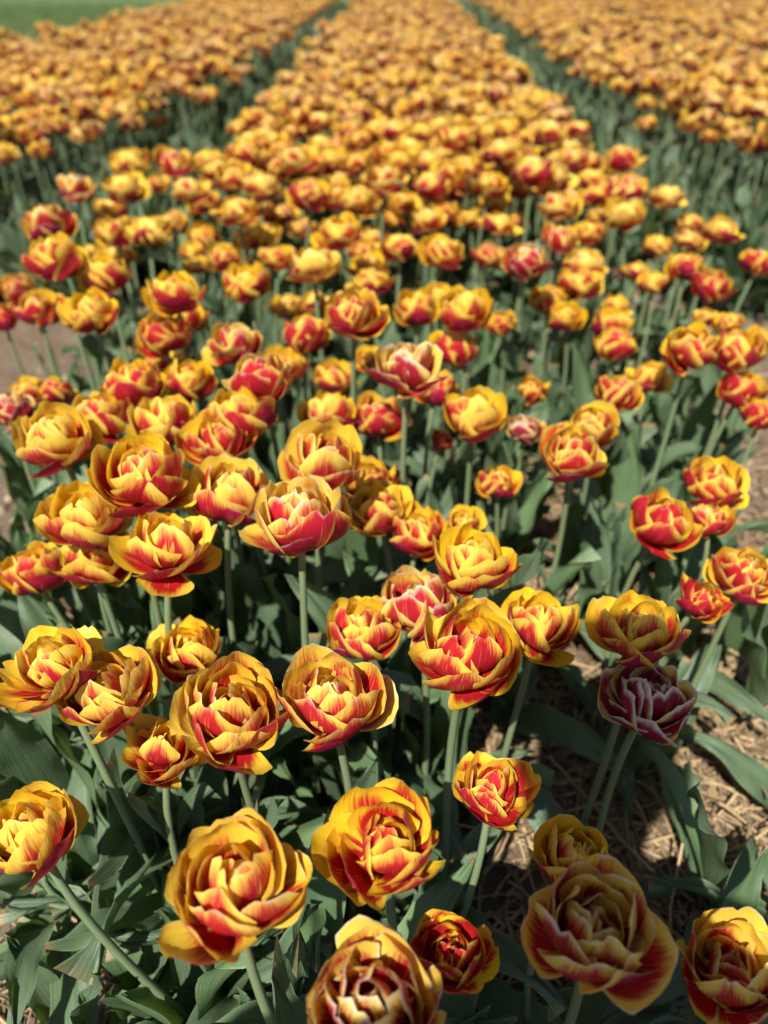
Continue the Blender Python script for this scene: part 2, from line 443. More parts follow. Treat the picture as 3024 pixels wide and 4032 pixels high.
# ------------------------------------------------------------------ tulips seen one by one
# head x, head y, head z, width, openness, redness, fading, lean, label
NEAR = [
    (-0.273, 0.324, 0.371, 0.077, 0.35, 0.35, 0.05, -0.1, "large sunlit yellow tulip leaning out past the photo's left edge, lowest on that side"),
    (-0.100, 0.249, 0.444, 0.085, 0.5, 0.5, 0.25, -0.04, 'big sunlit yellow and red tulip with arching back petals and one red petal flung out'),
    (-0.005, 0.295, 0.421, 0.082, 0.4, 0.62, 0.05, 0, 'deep golden goblet tulip half in shade, looked down into its dark hollow middle'),
    (0.080, 0.379, 0.360, 0.069, 0.85, 0.85, 0.1, 0.02, 'ragged dark red tulip with loose split petals above the shaded straw'),
    (0.040, 0.253, 0.360, 0.057, 0.3, 0.9, 0, 0, 'compact dark red tulip in shade, right behind the one cut by the bottom edge'),
    (-0.009, 0.199, 0.413, 0.081, 0.3, 0.55, 0.6, 0, 'pale-edged tulip cut off by the bottom edge of the photo, nearest to the viewer'),
    (0.126, 0.239, 0.421, 0.082, 0.4, 0.6, 0.5, 0, 'very large shaded tulip with white-rimmed inner petals wound round a dark centre'),
    (0.136, 0.320, 0.360, 0.063, 0.35, 0.3, 0.05, 0, 'golden tulip half hidden behind the very large white-rimmed shaded one'),
    (0.234, 0.242, 0.360, 0.071, 0.45, 0.6, 0.35, 0, 'shaded tulip with pale rims cut off by the bottom right corner'),
    (-0.273, 0.423, 0.451, 0.086, 0.65, 0.4, 0.1, -0.02, 'wide sunlit tulip with a spread yellow petal near the left edge, first of its row'),
    (-0.237, 0.427, 0.419, 0.082, 0.6, 0.5, 0.2, -0.02, 'sunlit tulip with upright notched inner petals, second of the row of big blooms'),
    (-0.206, 0.528, 0.360, 0.074, 0.4, 0.35, 0.05, 0, 'yellow rounded tulip peeping out behind the two big blooms of the sunlit row'),
    (-0.197, 0.409, 0.368, 0.077, 0.9, 0.5, 0.1, -0.02, 'overblown tulip hanging below the sunlit row with torn petals dropping from its underside'),
    (-0.128, 0.390, 0.444, 0.085, 0.4, 0.6, 0.2, -0.02, 'big globe tulip with tall yellow back and crimson lower lip in the sunlit row'),
    (-0.049, 0.400, 0.442, 0.085, 0.4, 0.65, 0.3, 0, 'big pink and yellow globe tulip ending the sunlit row, on a pale stem'),
    (-0.032, 0.541, 0.378, 0.078, 0.5, 0.55, 0.15, 0, 'sunlit tulip just below the pale pink one, its crimson petals opening left'),
    (0.025, 0.563, 0.394, 0.079, 0.4, 0.65, 0.55, 0, 'pale pinkish tulip with whitish petal rims tucked behind the large dark-flamed bloom'),
    (0.058, 0.445, 0.456, 0.087, 0.45, 0.7, 0.05, 0, 'large cup-shaped tulip with dark red flames and tidy yellow rims, centre of its cluster'),
    (0.136, 0.537, 0.396, 0.079, 0.8, 0.45, 0, 0.03, 'open golden tulip with a folded red petal in its middle and petals spread sideways'),
    (0.218, 0.498, 0.426, 0.083, 0.5, 0.5, 0.05, 0.02, 'wide golden tulip with two broad red-flamed petals, standing just above the withered one'),
    (0.224, 0.460, 0.383, 0.078, 0.3, 0.95, 1, 0, 'withered purple tulip with curled white petal rims over the straw'),
    (0.321, 0.617, 0.360, 0.051, 0.1, 1, 0, 0, 'small dark red half-open bud beside the straw on the right side'),
    (0.386, 0.659, 0.360, 0.074, 0.4, 0.65, 0.15, 0.02, "tulip touching the photo's right edge above the straw, on a long bare stem"),
    (0.301, 0.717, 0.387, 0.079, 0.15, 0.85, 0.1, 0, 'rounded crimson cup tulip with one broad plain red petal facing the viewer'),
    (0.383, 0.759, 0.360, 0.057, 0.25, 0.7, 0.2, 0.01, 'small pink-purple tulip close beside the rounded crimson cup'),
    (0.395, 0.806, 0.383, 0.078, 0.6, 0.6, 0.1, 0.02, 'wide yellow and red tulip directly above the small pink-purple one'),
    (-0.400, 0.641, 0.363, 0.076, 0.45, 0.6, 0.05, -0.03, 'red-based tulip at the left edge, outermost of three crowded blooms'),
    (-0.325, 0.633, 0.398, 0.080, 0.5, 0.5, 0.05, -0.02, 'golden tulip in the middle of three crowded blooms near the left edge'),
    (-0.217, 0.559, 0.466, 0.089, 0.7, 0.5, 0.1, 0, 'broad yellow tulip with a crimson lip flung to one side, last of three crowded blooms'),
    (-0.317, 0.619, 0.457, 0.087, 0.6, 0.3, 0.1, -0.02, 'flat yellow tulip half hidden behind the three crowded blooms'),
    (-0.092, 0.581, 0.486, 0.093, 0.65, 0.6, 0.35, 0, 'wide sunlit tulip with pale rims and crimson underside at the middle of the photo'),
    (-0.182, 0.665, 0.453, 0.087, 0.5, 0.5, 0.25, 0, 'neat round yellow tulip on a long stem, left neighbour of the wide pale-rimmed one'),
    (-0.255, 0.632, 0.499, 0.095, 0.65, 0.5, 0.1, -0.01, 'broad saucer-like golden tulip with even red flames on all its front petals'),
    (-0.380, 0.738, 0.477, 0.091, 0.65, 0.4, 0.1, -0.03, 'open yellow tulip with one tall central petal near the left edge'),
    (-0.212, 0.785, 0.451, 0.086, 0.6, 0.75, 0.1, 0, 'tulip with one big upright crimson petal amid yellow ones'),
    (-0.285, 0.824, 0.449, 0.086, 0.55, 0.4, 0.1, 0, 'yellow rounded tulip right behind the broad saucer-like golden one'),
    (-0.390, 0.886, 0.424, 0.083, 0.4, 0.5, 0.05, -0.01, 'orange tulip behind the open yellow one with the tall central petal'),
    (-0.362, 0.944, 0.438, 0.085, 0.35, 0.6, 0.05, 0, 'domed tulip with crimson front petal, above the yellow rounded bloom'),
    (-0.314, 1.035, 0.400, 0.080, 0.4, 0.45, 0.05, 0, 'orange tulip just right of the domed one with a crimson front petal'),
    (-0.176, 0.899, 0.474, 0.090, 0.3, 0.7, 0.3, 0, 'domed pink and cream tulip standing tall on a bare stem left of the middle'),
    (-0.193, 1.176, 0.360, 0.076, 0.5, 0.4, 0.1, 0, 'yellow tulip mostly hidden behind the domed pink and cream one'),
    (-0.193, 0.826, 0.460, 0.088, 0.6, 0.45, 0.1, 0, 'low spread tulip in shadow beneath the domed pink and cream one'),
    (-0.099, 0.935, 0.402, 0.080, 0.5, 0.4, 0.1, 0, 'yellow tulip with a flared petal, left of the rosy one it touches'),
    (-0.028, 0.959, 0.385, 0.078, 0.4, 0.75, 0.2, 0, 'rosy tulip with yellow rims touching its yellow neighbour'),
    (-0.081, 0.704, 0.475, 0.090, 0.4, 0.55, 0.25, 0, 'big peony-like yellow tulip with pale rims standing above the wide pale-rimmed one'),
    (-0.032, 0.836, 0.360, 0.074, 0.45, 0.6, 0.1, 0, 'tulip partly hidden behind the big peony-like yellow one'),
    (-0.020, 0.745, 0.381, 0.078, 0.5, 0.45, 0.15, 0, 'yellow tulip packed with narrow inner petals, right of the middle'),
    (0.025, 0.726, 0.360, 0.073, 0.35, 0.7, 0.1, 0, 'tulip with red streaks and a crimson lip between two yellow blooms'),
    (0.082, 0.745, 0.360, 0.051, 0.4, 0.35, 0.05, 0, 'small golden tulip almost hidden behind a bright yellow bloom'),
    (0.075, 0.580, 0.437, 0.084, 0.6, 0.35, 0, 0.01, 'bright yellow tulip with a crown of small inner petals and a spread side petal'),
    (0.131, 0.837, 0.360, 0.052, 0.2, 0.55, 0, 0, 'small cup-shaped orange tulip standing alone above the green leaves'),
    (0.209, 0.796, 0.429, 0.083, 0.45, 0.65, 0.25, 0.01, 'round tulip with pale dome and crimson side petals standing alone over bright leaves'),
    (0.274, 0.953, 0.380, 0.078, 0.45, 0.45, 0.15, 0.01, 'yellow tulip half hidden behind the round one with a pale dome'),
    (0.097, 0.878, 0.437, 0.084, 0.5, 0.4, 0.05, 0, 'open yellow tulip with a red tip below, right of the tall central bloom'),
    (0.011, 0.900, 0.491, 0.094, 0.5, 0.7, 0.55, 0, 'tall pale pink-striped tulip with a big crimson side petal, highest bloom of the centre'),
    (0.056, 1.096, 0.360, 0.073, 0.3, 0.8, 0.1, 0, 'dark red tulip tucked under the tall pale pink-striped one'),
    (0.184, 0.976, 0.360, 0.054, 0.4, 0.8, 0.7, 0, 'small faded mauve tulip among the bright leaves'),
    (0.060, 0.942, 0.360, 0.035, 0, 1, 0, 0, 'tiny dark red bud low between the stems'),
    (0.210, 1.100, 0.360, 0.050, 0.2, 0.6, 0, 0, 'small orange tulip standing low by itself among green leaves'),
    (0.343, 1.092, 0.360, 0.075, 0.4, 0.75, 0.15, 0.01, 'tulip with a rounded crimson front petal in front of a golden one'),
    (0.408, 1.152, 0.360, 0.071, 0.35, 0.4, 0.05, 0.01, 'golden tulip behind the one with a rounded crimson front petal'),
    (0.432, 1.077, 0.442, 0.085, 0.5, 0.65, 0.1, 0.02, 'tall yellow and crimson tulip on a long bare stem on the right side'),
    (0.524, 1.124, 0.417, 0.082, 0.45, 0.65, 0.05, 0.02, 'tulip just right of the tall one on the long bare stem'),
    (0.641, 1.303, 0.360, 0.057, 0.5, 0.4, 0.05, 0.02, 'small golden tulip cut by the right edge behind its tall neighbours'),
    (0.533, 1.098, 0.366, 0.077, 0.35, 0.75, 0.05, 0.02, 'red-based tulip below the pair of tall right-hand blooms'),
    (0.541, 1.025, 0.360, 0.057, 0.3, 0.8, 0.05, 0.02, 'crimson-fronted tulip cut by the right edge at mid height'),
    (-0.582, 1.011, 0.360, 0.068, 0.2, 0.8, 0.6, -0.03, 'dull pink tulip cut by the left edge at mid height'),
    (-0.583, 1.076, 0.360, 0.057, 0.45, 0.5, 0.05, -0.02, 'orange tulip close behind the dull pink one at the left edge'),
    (-0.539, 1.077, 0.360, 0.057, 0.45, 0.65, 0.05, -0.02, 'reddish tulip right of its orange twin near the left edge'),
    (-0.106, 1.138, 0.360, 0.069, 0.4, 0.5, 0.1, 0, 'small orange tulip between the domed pink one and the tall central bloom'),
    (-0.245, 1.072, 0.445, 0.086, 0.6, 0.65, 0.35, 0, 'pale pink flattened tulip behind the domed ones, left of the middle'),
    (-0.372, 1.142, 0.429, 0.083, 0.25, 0.75, 0.1, 0, 'globe tulip with big crimson outer petals left of the pale pink flattened one'),
    (-0.375, 1.284, 0.398, 0.080, 0.45, 0.4, 0.05, 0, 'yellow tulip behind the globe with big crimson outer petals'),
    (-0.350, 1.166, 0.485, 0.092, 0.7, 0.35, 0, 0, 'wide golden tulip with curled centre petals on the left side'),
    (-0.475, 1.138, 0.466, 0.089, 0.65, 0.5, 0, -0.02, 'shallow tilted golden tulip near the bare soil on the left'),
    (-0.646, 1.315, 0.399, 0.080, 0.3, 0.75, 0.15, -0.02, 'pink-based tulip beside the shallow tilted one near the bare soil'),
    (-0.748, 1.375, 0.360, 0.060, 0.3, 0.85, 0.1, -0.03, 'crimson tulip cut by the left edge above the bare soil'),
    (-0.783, 1.541, 0.360, 0.073, 0.4, 0.8, 0.3, -0.02, 'dull red tulip behind the pink-based one at the left'),
    (-0.564, 1.252, 0.511, 0.098, 0.5, 0.5, 0.05, -0.02, 'big striped yellow tulip by the path on the left'),
    (-0.501, 1.290, 0.473, 0.090, 0.65, 0.45, 0, -0.01, 'flat yellow tulip right of the big striped one by the path'),
    (-0.162, 1.219, 0.396, 0.080, 0.35, 0.75, 0.1, 0, 'crimson cup tulip with yellow rims left of the middle'),
    (-0.066, 1.068, 0.496, 0.095, 0.6, 0.7, 0.15, 0, 'star-like tulip with a crimson front petal and pointed yellow ones'),
    (0.227, 1.398, 0.466, 0.089, 0.5, 0.8, 0.5, 0, 'tulip with pointed pale yellow tips that stands out sharply right of the middle'),
    (0.089, 1.169, 0.398, 0.080, 0.5, 0.6, 0.05, 0, 'orange tulip behind the tall pale pink-striped one'),
    (0.373, 1.254, 0.369, 0.077, 0.5, 0.65, 0.05, 0.01, 'lowest of three stacked orange tulips right of the middle'),
    (0.391, 1.352, 0.366, 0.077, 0.5, 0.4, 0, 0.01, 'middle one of three stacked orange tulips right of the middle'),
    (0.419, 1.460, 0.360, 0.062, 0.5, 0.4, 0, 0.01, 'topmost of three stacked orange tulips right of the middle'),
    (0.105, 1.164, 0.464, 0.088, 0.6, 0.35, 0, 0, 'widest of three touching yellow tulips beyond the middle'),
    (0.031, 1.334, 0.401, 0.080, 0.5, 0.4, 0, 0, 'yellow tulip at the left end of three touching ones beyond the middle'),
    (0.193, 1.370, 0.360, 0.061, 0.45, 0.6, 0, 0, 'small red-orange tulip at the right end of the touching yellow ones'),
    (-0.756, 1.868, 0.476, 0.091, 0.3, 0.5, 0.5, -0.01, 'pale cup tulip standing alone on a bent stem at the left path'),
    (-0.668, 1.495, 0.499, 0.095, 0.5, 0.65, 0.3, -0.02, 'pink-based tulip above the big striped yellow one by the left path'),
    (-0.272, 1.347, 0.438, 0.085, 0.4, 0.4, 0, 0, 'round orange tulip standing clear of its neighbours left of the middle'),
    (0.292, 1.471, 0.365, 0.077, 0.35, 0.5, 0, 0, 'dark golden globe tulip touching a yellow one right of the middle'),
    (0.319, 1.406, 0.360, 0.072, 0.55, 0.35, 0, 0, 'yellow tulip pressed against the dark golden globe'),
    (0.602, 1.480, 0.395, 0.079, 0.4, 0.7, 0.2, 0.01, 'mauve-shaded tulip over the bare soil on the right'),
    (0.585, 1.578, 0.399, 0.080, 0.45, 0.6, 0.05, 0.01, 'orange tulip with a crimson front petal over the bare soil on the right'),
    (0.792, 1.720, 0.363, 0.076, 0.45, 0.7, 0, 0.02, 'red-orange tulip at the right edge over the bare soil'),
]
MID = [
    (-0.730, 2.428, 0.360, 0.073), (-0.678, 2.067, 0.492, 0.103), (-0.576, 2.072, 0.493, 0.103), (-0.526, 2.244, 0.458, 0.095), (-0.499, 2.445, 0.400, 0.087),
    (-0.633, 1.851, 0.483, 0.100), (-0.499, 1.904, 0.464, 0.096), (-0.499, 2.047, 0.401, 0.087), (-0.720, 1.971, 0.401, 0.087), (-0.617, 1.690, 0.428, 0.091),
    (-0.509, 1.576, 0.462, 0.096), (-0.584, 2.028, 0.360, 0.083), (-0.645, 1.754, 0.360, 0.082), (-0.720, 1.786, 0.360, 0.051), (-0.337, 1.654, 0.486, 0.101),
    (-0.485, 1.902, 0.362, 0.083), (-0.482, 1.784, 0.360, 0.062), (-0.447, 1.687, 0.360, 0.059), (-0.386, 1.698, 0.372, 0.084), (-0.324, 1.725, 0.410, 0.088),
    (-0.196, 1.746, 0.494, 0.103), (-0.106, 1.916, 0.442, 0.093), (0.005, 2.071, 0.405, 0.088), (0.080, 2.047, 0.443, 0.093), (-0.308, 2.112, 0.360, 0.077),
    (-0.120, 1.567, 0.467, 0.097), (-0.337, 1.932, 0.360, 0.077), (-0.261, 1.627, 0.396, 0.086), (-0.152, 1.364, 0.467, 0.097), (-0.067, 1.900, 0.360, 0.083),
    (0.000, 1.621, 0.419, 0.089), (-0.082, 1.792, 0.360, 0.079), (-0.071, 1.698, 0.360, 0.082), (-0.057, 1.470, 0.400, 0.087), (0.079, 1.556, 0.435, 0.092),
    (-0.022, 2.061, 0.360, 0.068), (0.062, 1.883, 0.406, 0.088), (0.126, 2.064, 0.360, 0.068), (0.184, 2.079, 0.360, 0.071), (0.229, 1.870, 0.402, 0.087),
    (0.199, 1.768, 0.360, 0.080), (-0.218, 1.450, 0.360, 0.070), (-0.168, 1.468, 0.360, 0.071), (0.076, 1.514, 0.360, 0.065), (-0.252, 2.031, 0.510, 0.107),
    (-0.220, 2.420, 0.413, 0.089), (-0.177, 2.367, 0.380, 0.085), (-0.002, 2.141, 0.483, 0.101), (-0.038, 1.831, 0.508, 0.107), (0.120, 2.071, 0.471, 0.098),
    (0.184, 2.315, 0.455, 0.095), (0.194, 2.369, 0.360, 0.077), (0.216, 2.007, 0.459, 0.096), (-0.338, 1.932, 0.468, 0.097), (0.591, 2.226, 0.474, 0.099),
    (0.461, 2.223, 0.474, 0.099), (0.311, 1.956, 0.497, 0.104), (0.394, 2.180, 0.412, 0.088), (0.343, 2.287, 0.380, 0.085), (0.527, 2.477, 0.360, 0.068),
    (0.547, 2.305, 0.421, 0.090), (0.361, 1.826, 0.455, 0.095), (0.496, 2.074, 0.419, 0.089), (0.543, 1.976, 0.452, 0.094), (0.472, 1.688, 0.473, 0.098),
    (0.503, 1.998, 0.384, 0.085), (0.655, 2.003, 0.432, 0.091), (0.606, 1.849, 0.360, 0.071), (0.737, 2.031, 0.360, 0.074), (0.692, 1.727, 0.430, 0.091),
    (0.692, 1.890, 0.360, 0.077), (0.343, 1.713, 0.416, 0.089), (0.468, 1.945, 0.360, 0.081), (0.299, 2.047, 0.360, 0.070), (0.368, 1.556, 0.411, 0.088),
    (0.350, 1.494, 0.393, 0.086), (0.509, 1.661, 0.360, 0.067), (0.532, 1.598, 0.360, 0.067), (0.582, 1.412, 0.360, 0.054), (0.616, 1.381, 0.360, 0.056),
    (-0.049, 1.215, 0.360, 0.053), (-0.402, 1.184, 0.360, 0.074),
]
SEEN_AT = set()
ONES = 'zero one two three four five six seven eight nine ten eleven twelve thirteen fourteen fifteen sixteen seventeen eighteen nineteen'.split()
TENS = 'x x twenty thirty forty fifty sixty seventy eighty ninety'.split()
def count_word(v):
    v = min(99, max(0, round(v)))
    return ONES[v] if v < 20 else TENS[v // 10] + ('-' + ONES[v % 10] if v % 10 else '')
def place_in_photo(x, y, z):
    """where a point shows in the picture, as words"""
    c, s = math.cos(math.radians(1.2)), math.sin(math.radians(1.2))
    X, Y, dz = x * c + y * s, -x * s + y * c, z - CAM_H
    c, s = math.cos(math.radians(36.0)), math.sin(math.radians(36.0))
    d = Y * c - dz * s; up = Y * s + dz * c
    fy = cam_d.lens / cam_d.sensor_height
    a, b = 50 + 100 * X / d * fy / .75, 50 - 100 * up / d * fy
    for da, db in ((0, 0), (.5, 0), (-.5, 0), (0, .5), (0, -.5), (.5, .5), (-.5, -.5), (.5, -.5), (-.5, .5), (1, 1), (-1, 1), (1, -1), (-1, -1), (2, 0), (-2, 0), (1, 0), (-1, 0), (0, 1), (0, -1)):
        w = '%s percent across and %s percent down' % (count_word(a + da), count_word(b + db))
        if w not in SEEN_AT: break
    SEEN_AT.add(w)
    return w
TULIPS = []      # (x, y) of every head placed

def tulip_root(x, y, z, lean, rng, h_bloom, D):
    bx, by = x - lean[0], y - lean[1]
    g = gz1(bx, by)
    root = link('tulip', None); root.location = (bx, by, g); root.empty_display_size = .02
    top = Vector((lean[0], lean[1], z - g - 0.48 * h_bloom * D))
    me, tan = stem_mesh(top, (rng.uniform(-.022, .022), rng.uniform(-.022, .022)), r0=.0030 + .018 * D, r1=.0022 + .015 * D)
    link('stem', me, root)
    ax = Vector((tan.x * .55 + rng.uniform(-.09, .09), tan.y * .55 + rng.uniform(-.08, .10), 1)).normalized()
    rot = Vector((0, 0, 1)).rotation_difference(ax).to_matrix().to_4x4()
    return root, Matrix.Translation(top) @ rot @ Matrix.Diagonal((D, D, D, 1))

for i, (x, y, z, D, op, red, fade, lx, label) in enumerate(NEAR):
    rng = random.Random(4000 + i * 17 + SEEDS.get(i, 0)) if 'SEEDS' in globals() else random.Random(4000 + i * 17)
    if i < 34: nu, nv = 12, 14
    else: nu, nv = 6, 8
    petals, hb = bloom_petals(rng, op, red, fade, nu, nv, sparse=(.75 if i in (2, 3, 12, 20) else 1.0), flare=(.45 if i in (3, 9, 12, 18, 28, 54) else .2 if i == 1 else 0 if i in (0, 5, 6, 20) else .08))
    root, M = tulip_root(x, y, z, (lx + rng.uniform(-.012, .012), rng.uniform(-.02, .01)), rng, hb, D)
    tag(root, label, 'tulip', 'orange and yellow double tulips of the centre bed')
    b = link('bloom', None, root, M); b.empty_display_size = .2
    fcs = grid_faces(nu, nv)
    for P, A in petals:
        link('petal', make_mesh('petal', P, fcs, A, MP), b)
    link('pistil', PISTIL, b)
    add_leaves(root, (2 if x > .03 and y < .66 else 5) if i < 30 else 4, rng, .16, .25 if i < 22 else .27 if z > .4 else .23, kinds=('up', 'up', 'up', 'arch', 'arch', 'flop') if i < 40 else ('up', 'up', 'up', 'arch'))
    TULIPS.append((x, y))

# mid field: joined blooms shared between tulips
MIDB = []
for i in range(20):
    rng = random.Random(900 + i)
    red = rng.uniform(.10, .65)
    parts, hb = bloom_petals(rng, rng.uniform(.0, 1.0), red, rng.uniform(0, .35), 4, 6, flare=.12)
    V, F, A = join_parts(parts, 4, 6); V = V * np.array([1.04, 1.04, .86]); hb *= .86
    MIDB.append((make_mesh('bloom', V, F, A, MP), hb, 'yellow' if red < .35 else 'orange' if red < .55 else 'red-flamed'))
def mid_tulip(x, y, z, D, label, group, rng):
    me, hb, hue = rng.choice(MIDB); label = label.replace('orange', hue)
    root, M = tulip_root(x, y, z, (rng.uniform(-.03, .03), rng.uniform(-.03, .03)), rng, hb, D)
    tag(root, label, 'tulip', group)
    b = link('bloom', me, root, M @ Matrix.Rotation(rng.uniform(0, 6.28), 4, 'Z')); b['kind'] = 'stuff'
    add_leaves(root, 3, rng, .16, .26, kinds=('up', 'up', 'up', 'arch'))
    TULIPS.append((x, y))
for i, (x, y, z, D) in enumerate(MID):
    rng = random.Random(7000 + i)
    if x < -.42: lb, gr = 'soft orange tulip on the centre bed\'s left border', 'soft blooms on the left border of the centre bed'
    elif x > .42: lb, gr = 'soft orange tulip on the centre bed\'s right border', 'soft blooms on the right border of the centre bed'
    else: lb, gr = 'soft orange tulip within the centre bed', 'soft blooms in the thick of the centre bed'
    lb += ', ' + place_in_photo(x, y, z)
    mid_tulip(x, y, z, D, lb, gr, rng)

# next ranks, set out along the beds
def edge_right(y): return max(.93, 1.15 - .16 * (y - 2.6))
def edge_left(y): return min(-.85, -1.10 + .15 * (y - 2.4))
cand = []
rng = random.Random(5)
def far_enough(x, y, d, lst):
    return all((x - a) ** 2 + (y - b) ** 2 > d * d for a, b in lst)
placed = [t for t in TULIPS if t[1] > 1.3]
def scatter(x0, x1, y0, y1, step, keep=1.0, d=.062):
    pts = []
    y = y0
    while y < y1:
        x = x0 + rng.uniform(0, step)
        while x < x1:
            px, py = x + rng.uniform(-.4, .4) * step, y + rng.uniform(-.4, .4) * step
            if rng.random() < keep and (py > 3.2 or far_enough(px, py, d, placed)):
                pts.append((px, py))
            x += step
        y += step
    return pts
FARP = []
FARP += [('c', *p) for p in scatter(-.56, .60, 2.0, 6.5, .080, .95, .056)]
FARP += [('l', *p) for p in scatter(-2.55, -.72, 2.45, 6.5, .084, .95, .056) if p[0] < edge_left(p[1])]
FARP += [('r', *p) for p in scatter(.76, 1.98, 2.6, 6.5, .084, .95, .056) if p[0] > edge_right(p[1])]
FARP += [('s', *p) for p in scatter(2.2, 3.4, 3.0, 6.5, .095, .93)]
for a_, b_, k_ in ((-.54, .57, 'c'), (-2.55, -.87, 'l'), (.96, 1.98, 'r'), (2.2, 3.4, 's'), (3.6, 4.8, 's'), (5.0, 6.2, 's')):
    FARP += [(k_, *p) for p in scatter(a_, b_, 6.5, 14.0, .097, .96)]
FARP = [p for p in FARP if not (p[0] == 'r' and p[2] < 3.1 and rng.random() < .35) and not (p[0] == 'l' and p[2] < 2.9 and rng.random() < .4)]
FARP = [p for p in FARP if not (p[0] in 'lr' and rng.random() > .35 + 2.2 * (abs(p[1]) - .80))]
FARP = [p for p in FARP if abs(p[1]) < .9 + .52 * p[2]]
def in_view(x, y):
    dx, dy = x, y
    c, s = math.cos(math.radians(1.2)), math.sin(math.radians(1.2))
    X, Y = dx * c + dy * s, -dx * s + dy * c
    dz = .44 - CAM_H; c, s = math.cos(math.radians(36.0)), math.sin(math.radians(36.0))
    d = Y * c - dz * s; up = Y * s + dz * c
    return d > 0 and abs(X / d) < .53 and abs(up / d) < .69
FARP.sort(key=lambda p: math.hypot(p[1], p[2]))
vis = [p for p in FARP if in_view(p[1], p[2])]
one_by_one = vis[:max(0, 298 - len(NEAR) - len(MID))]
chosen = set(one_by_one)
LB = {'c': ('blurred orange tulip far back in the centre bed', 'blurred ranks of the centre bed'),
      'l': ('blurred orange tulip fronting the left-hand bed', 'blurred front ranks of the left-hand bed'),
      'r': ('blurred orange tulip fronting the right-hand bed', 'blurred front ranks of the right-hand bed'),
      's': ('blurred orange tulip beyond the right-hand bed', 'blurred front ranks beyond the right-hand bed')}
for i, (k, x, y) in enumerate(one_by_one):
    r2 = random.Random(9000 + i); z = r2.gauss(.435, .035)
    mid_tulip(x, y, z, r2.uniform(.080, .10), LB[k][0] + ', ' + place_in_photo(x, y, z), LB[k][1], r2)

# ------------------------------------------------------------------ flowerless plants close by
def clear_of_straw(x, y):
    return ((x - .28) / .30) ** 2 + ((y - .58) / .22) ** 2 > 1 and not (x > .04 and y < .5)
rngp = random.Random(77)
k = 0
SPOTS = [(-.20, .16), (-.27, .22), (-.12, .12), (-.05, .22), (.02, .14), (-.18, .30), (-.24, .12), (-.31, .30), (-.10, .30), (-.14, .20), (-.02, .30), (-.50, .72), (-.55, .80), (-.60, .88), (-.62, .98), (-.55, 1.02), (-.63, 1.12), (-.48, .90), (-.66, 1.22), (-.58, .93), (-.36, .40), (-.40, .52), (-.44, .62), (.33, .37), (.15, .72), (.36, .47), (.53, .76), (.44, .86), (.50, .56), (.30, .29), (.42, .40)]
while len(SPOTS) < 124:
    x, y = rngp.uniform(-.58, .60), rngp.uniform(.30, 1.75)
    if len(SPOTS) < 60: x, y = rngp.uniform(-.52, -.12), rngp.uniform(.28, .85)
    if clear_of_straw(x, y) and abs(x) < .16 + .5 * y and far_enough(x, y, .05, SPOTS): SPOTS.append((x, y))
for x, y in SPOTS:
    r2 = random.Random(300 + k); k += 1
    root = link('flowerless_tulip', None); root.location = (x, y, gz1(x, y)); root.empty_display_size = .02
    if y < .46: lb, gr = 'broad wavy flowerless tulip leaves', 'leaf clumps between the nearest stems'
    elif x > .1: lb, gr = 'upright pale flowerless tulip leaves', 'leaf clumps right of the middle'
    else: lb, gr = 'shaded flowerless tulip leaves', 'leaf clumps under the sunlit blooms'
    lb += ' growing at ' + place_in_photo(x, y, .08)
    tag(root, lb, 'plant', gr)
    add_leaves(root, 5 if y < .5 else 4, r2, .15 if y < .5 else .18, .24 if y < .5 else .30, kinds=('up', 'arch', 'arch', 'flop') if y < .5 else ('up', 'up', 'up', 'arch'), wide=1.0)

# ------------------------------------------------------------------ the rest of the field (too many to count)
FARB = []
for i in range(10):
    r2 = random.Random(1200 + i)
    parts, hb = bloom_petals(r2, r2.uniform(.1, .95), r2.uniform(.15, .58), r2.uniform(.15, .55), 2, 4, sparse=.8)  # raised fade paints the hazy paleness of distance into the petals
    V, F, A = join_parts(parts, 2, 4); FARB.append((V * np.array([1, 1, .84]), F, A, hb * .84))
FARC = []
for i in range(8):
    r2 = random.Random(1300 + i)
    parts, hb = bloom_petals(r2, r2.uniform(.2, .9), r2.uniform(.12, .5), r2.uniform(.25, .65), 2, 3, sparse=.6)  # still more fade, deeper haze painted into the farthest blooms
    V, F, A = join_parts(parts, 2, 3); FARC.append((V * np.array([1, 1, .84]), F, A, hb * .84))
def xf(V, loc, az, sc, tx=0, ty=0):
    V = rotz(V * sc, az)
    V = V + np.stack([V[:, 2] * tx, V[:, 2] * ty, 0 * V[:, 2]], 1)
    return V + np.array(loc)
class Acc:
    def __init__(s): s.V, s.F, s.M, s.A, s.n = [], [], [], {}, 0
    def add(s, V, F, mi, **A):
        s.V.append(V); s.F.append(F + s.n); s.M.append(np.full(len(F), mi)); s.n += len(V)
        for k in ('pu', 'pv', 'prn', 'lay', 'thr', 'fade'):
            s.A.setdefault(k, []).append(np.broadcast_to(np.asarray(A.get(k, 0.0), dtype=float), (len(V),)))
    def build(s, name, mats):
        return link(name, make_mesh(name, np.concatenate(s.V), np.concatenate(s.F), {k: np.concatenate(v) for k, v in s.A.items()}, mats, True, np.concatenate(s.M)))
SQ = np.array([[1, 0], [0, 1], [-1, 0], [0, -1]])
def far_leaves(acc, x, y, n, r2, lmin=.17, lmax=.27):
    az = r2.uniform(0, 6.28)
    for _ in range(n):
        P, U, V, r = r2.choice(LEAF_LOW); az += 2.2 + r2.uniform(-.5, .5)
        acc.add(xf(P, (x, y, 0), az, r2.uniform(lmin, lmax)), F_LOW, 1, pu=U, pv=V, prn=r)
acc = Acc()
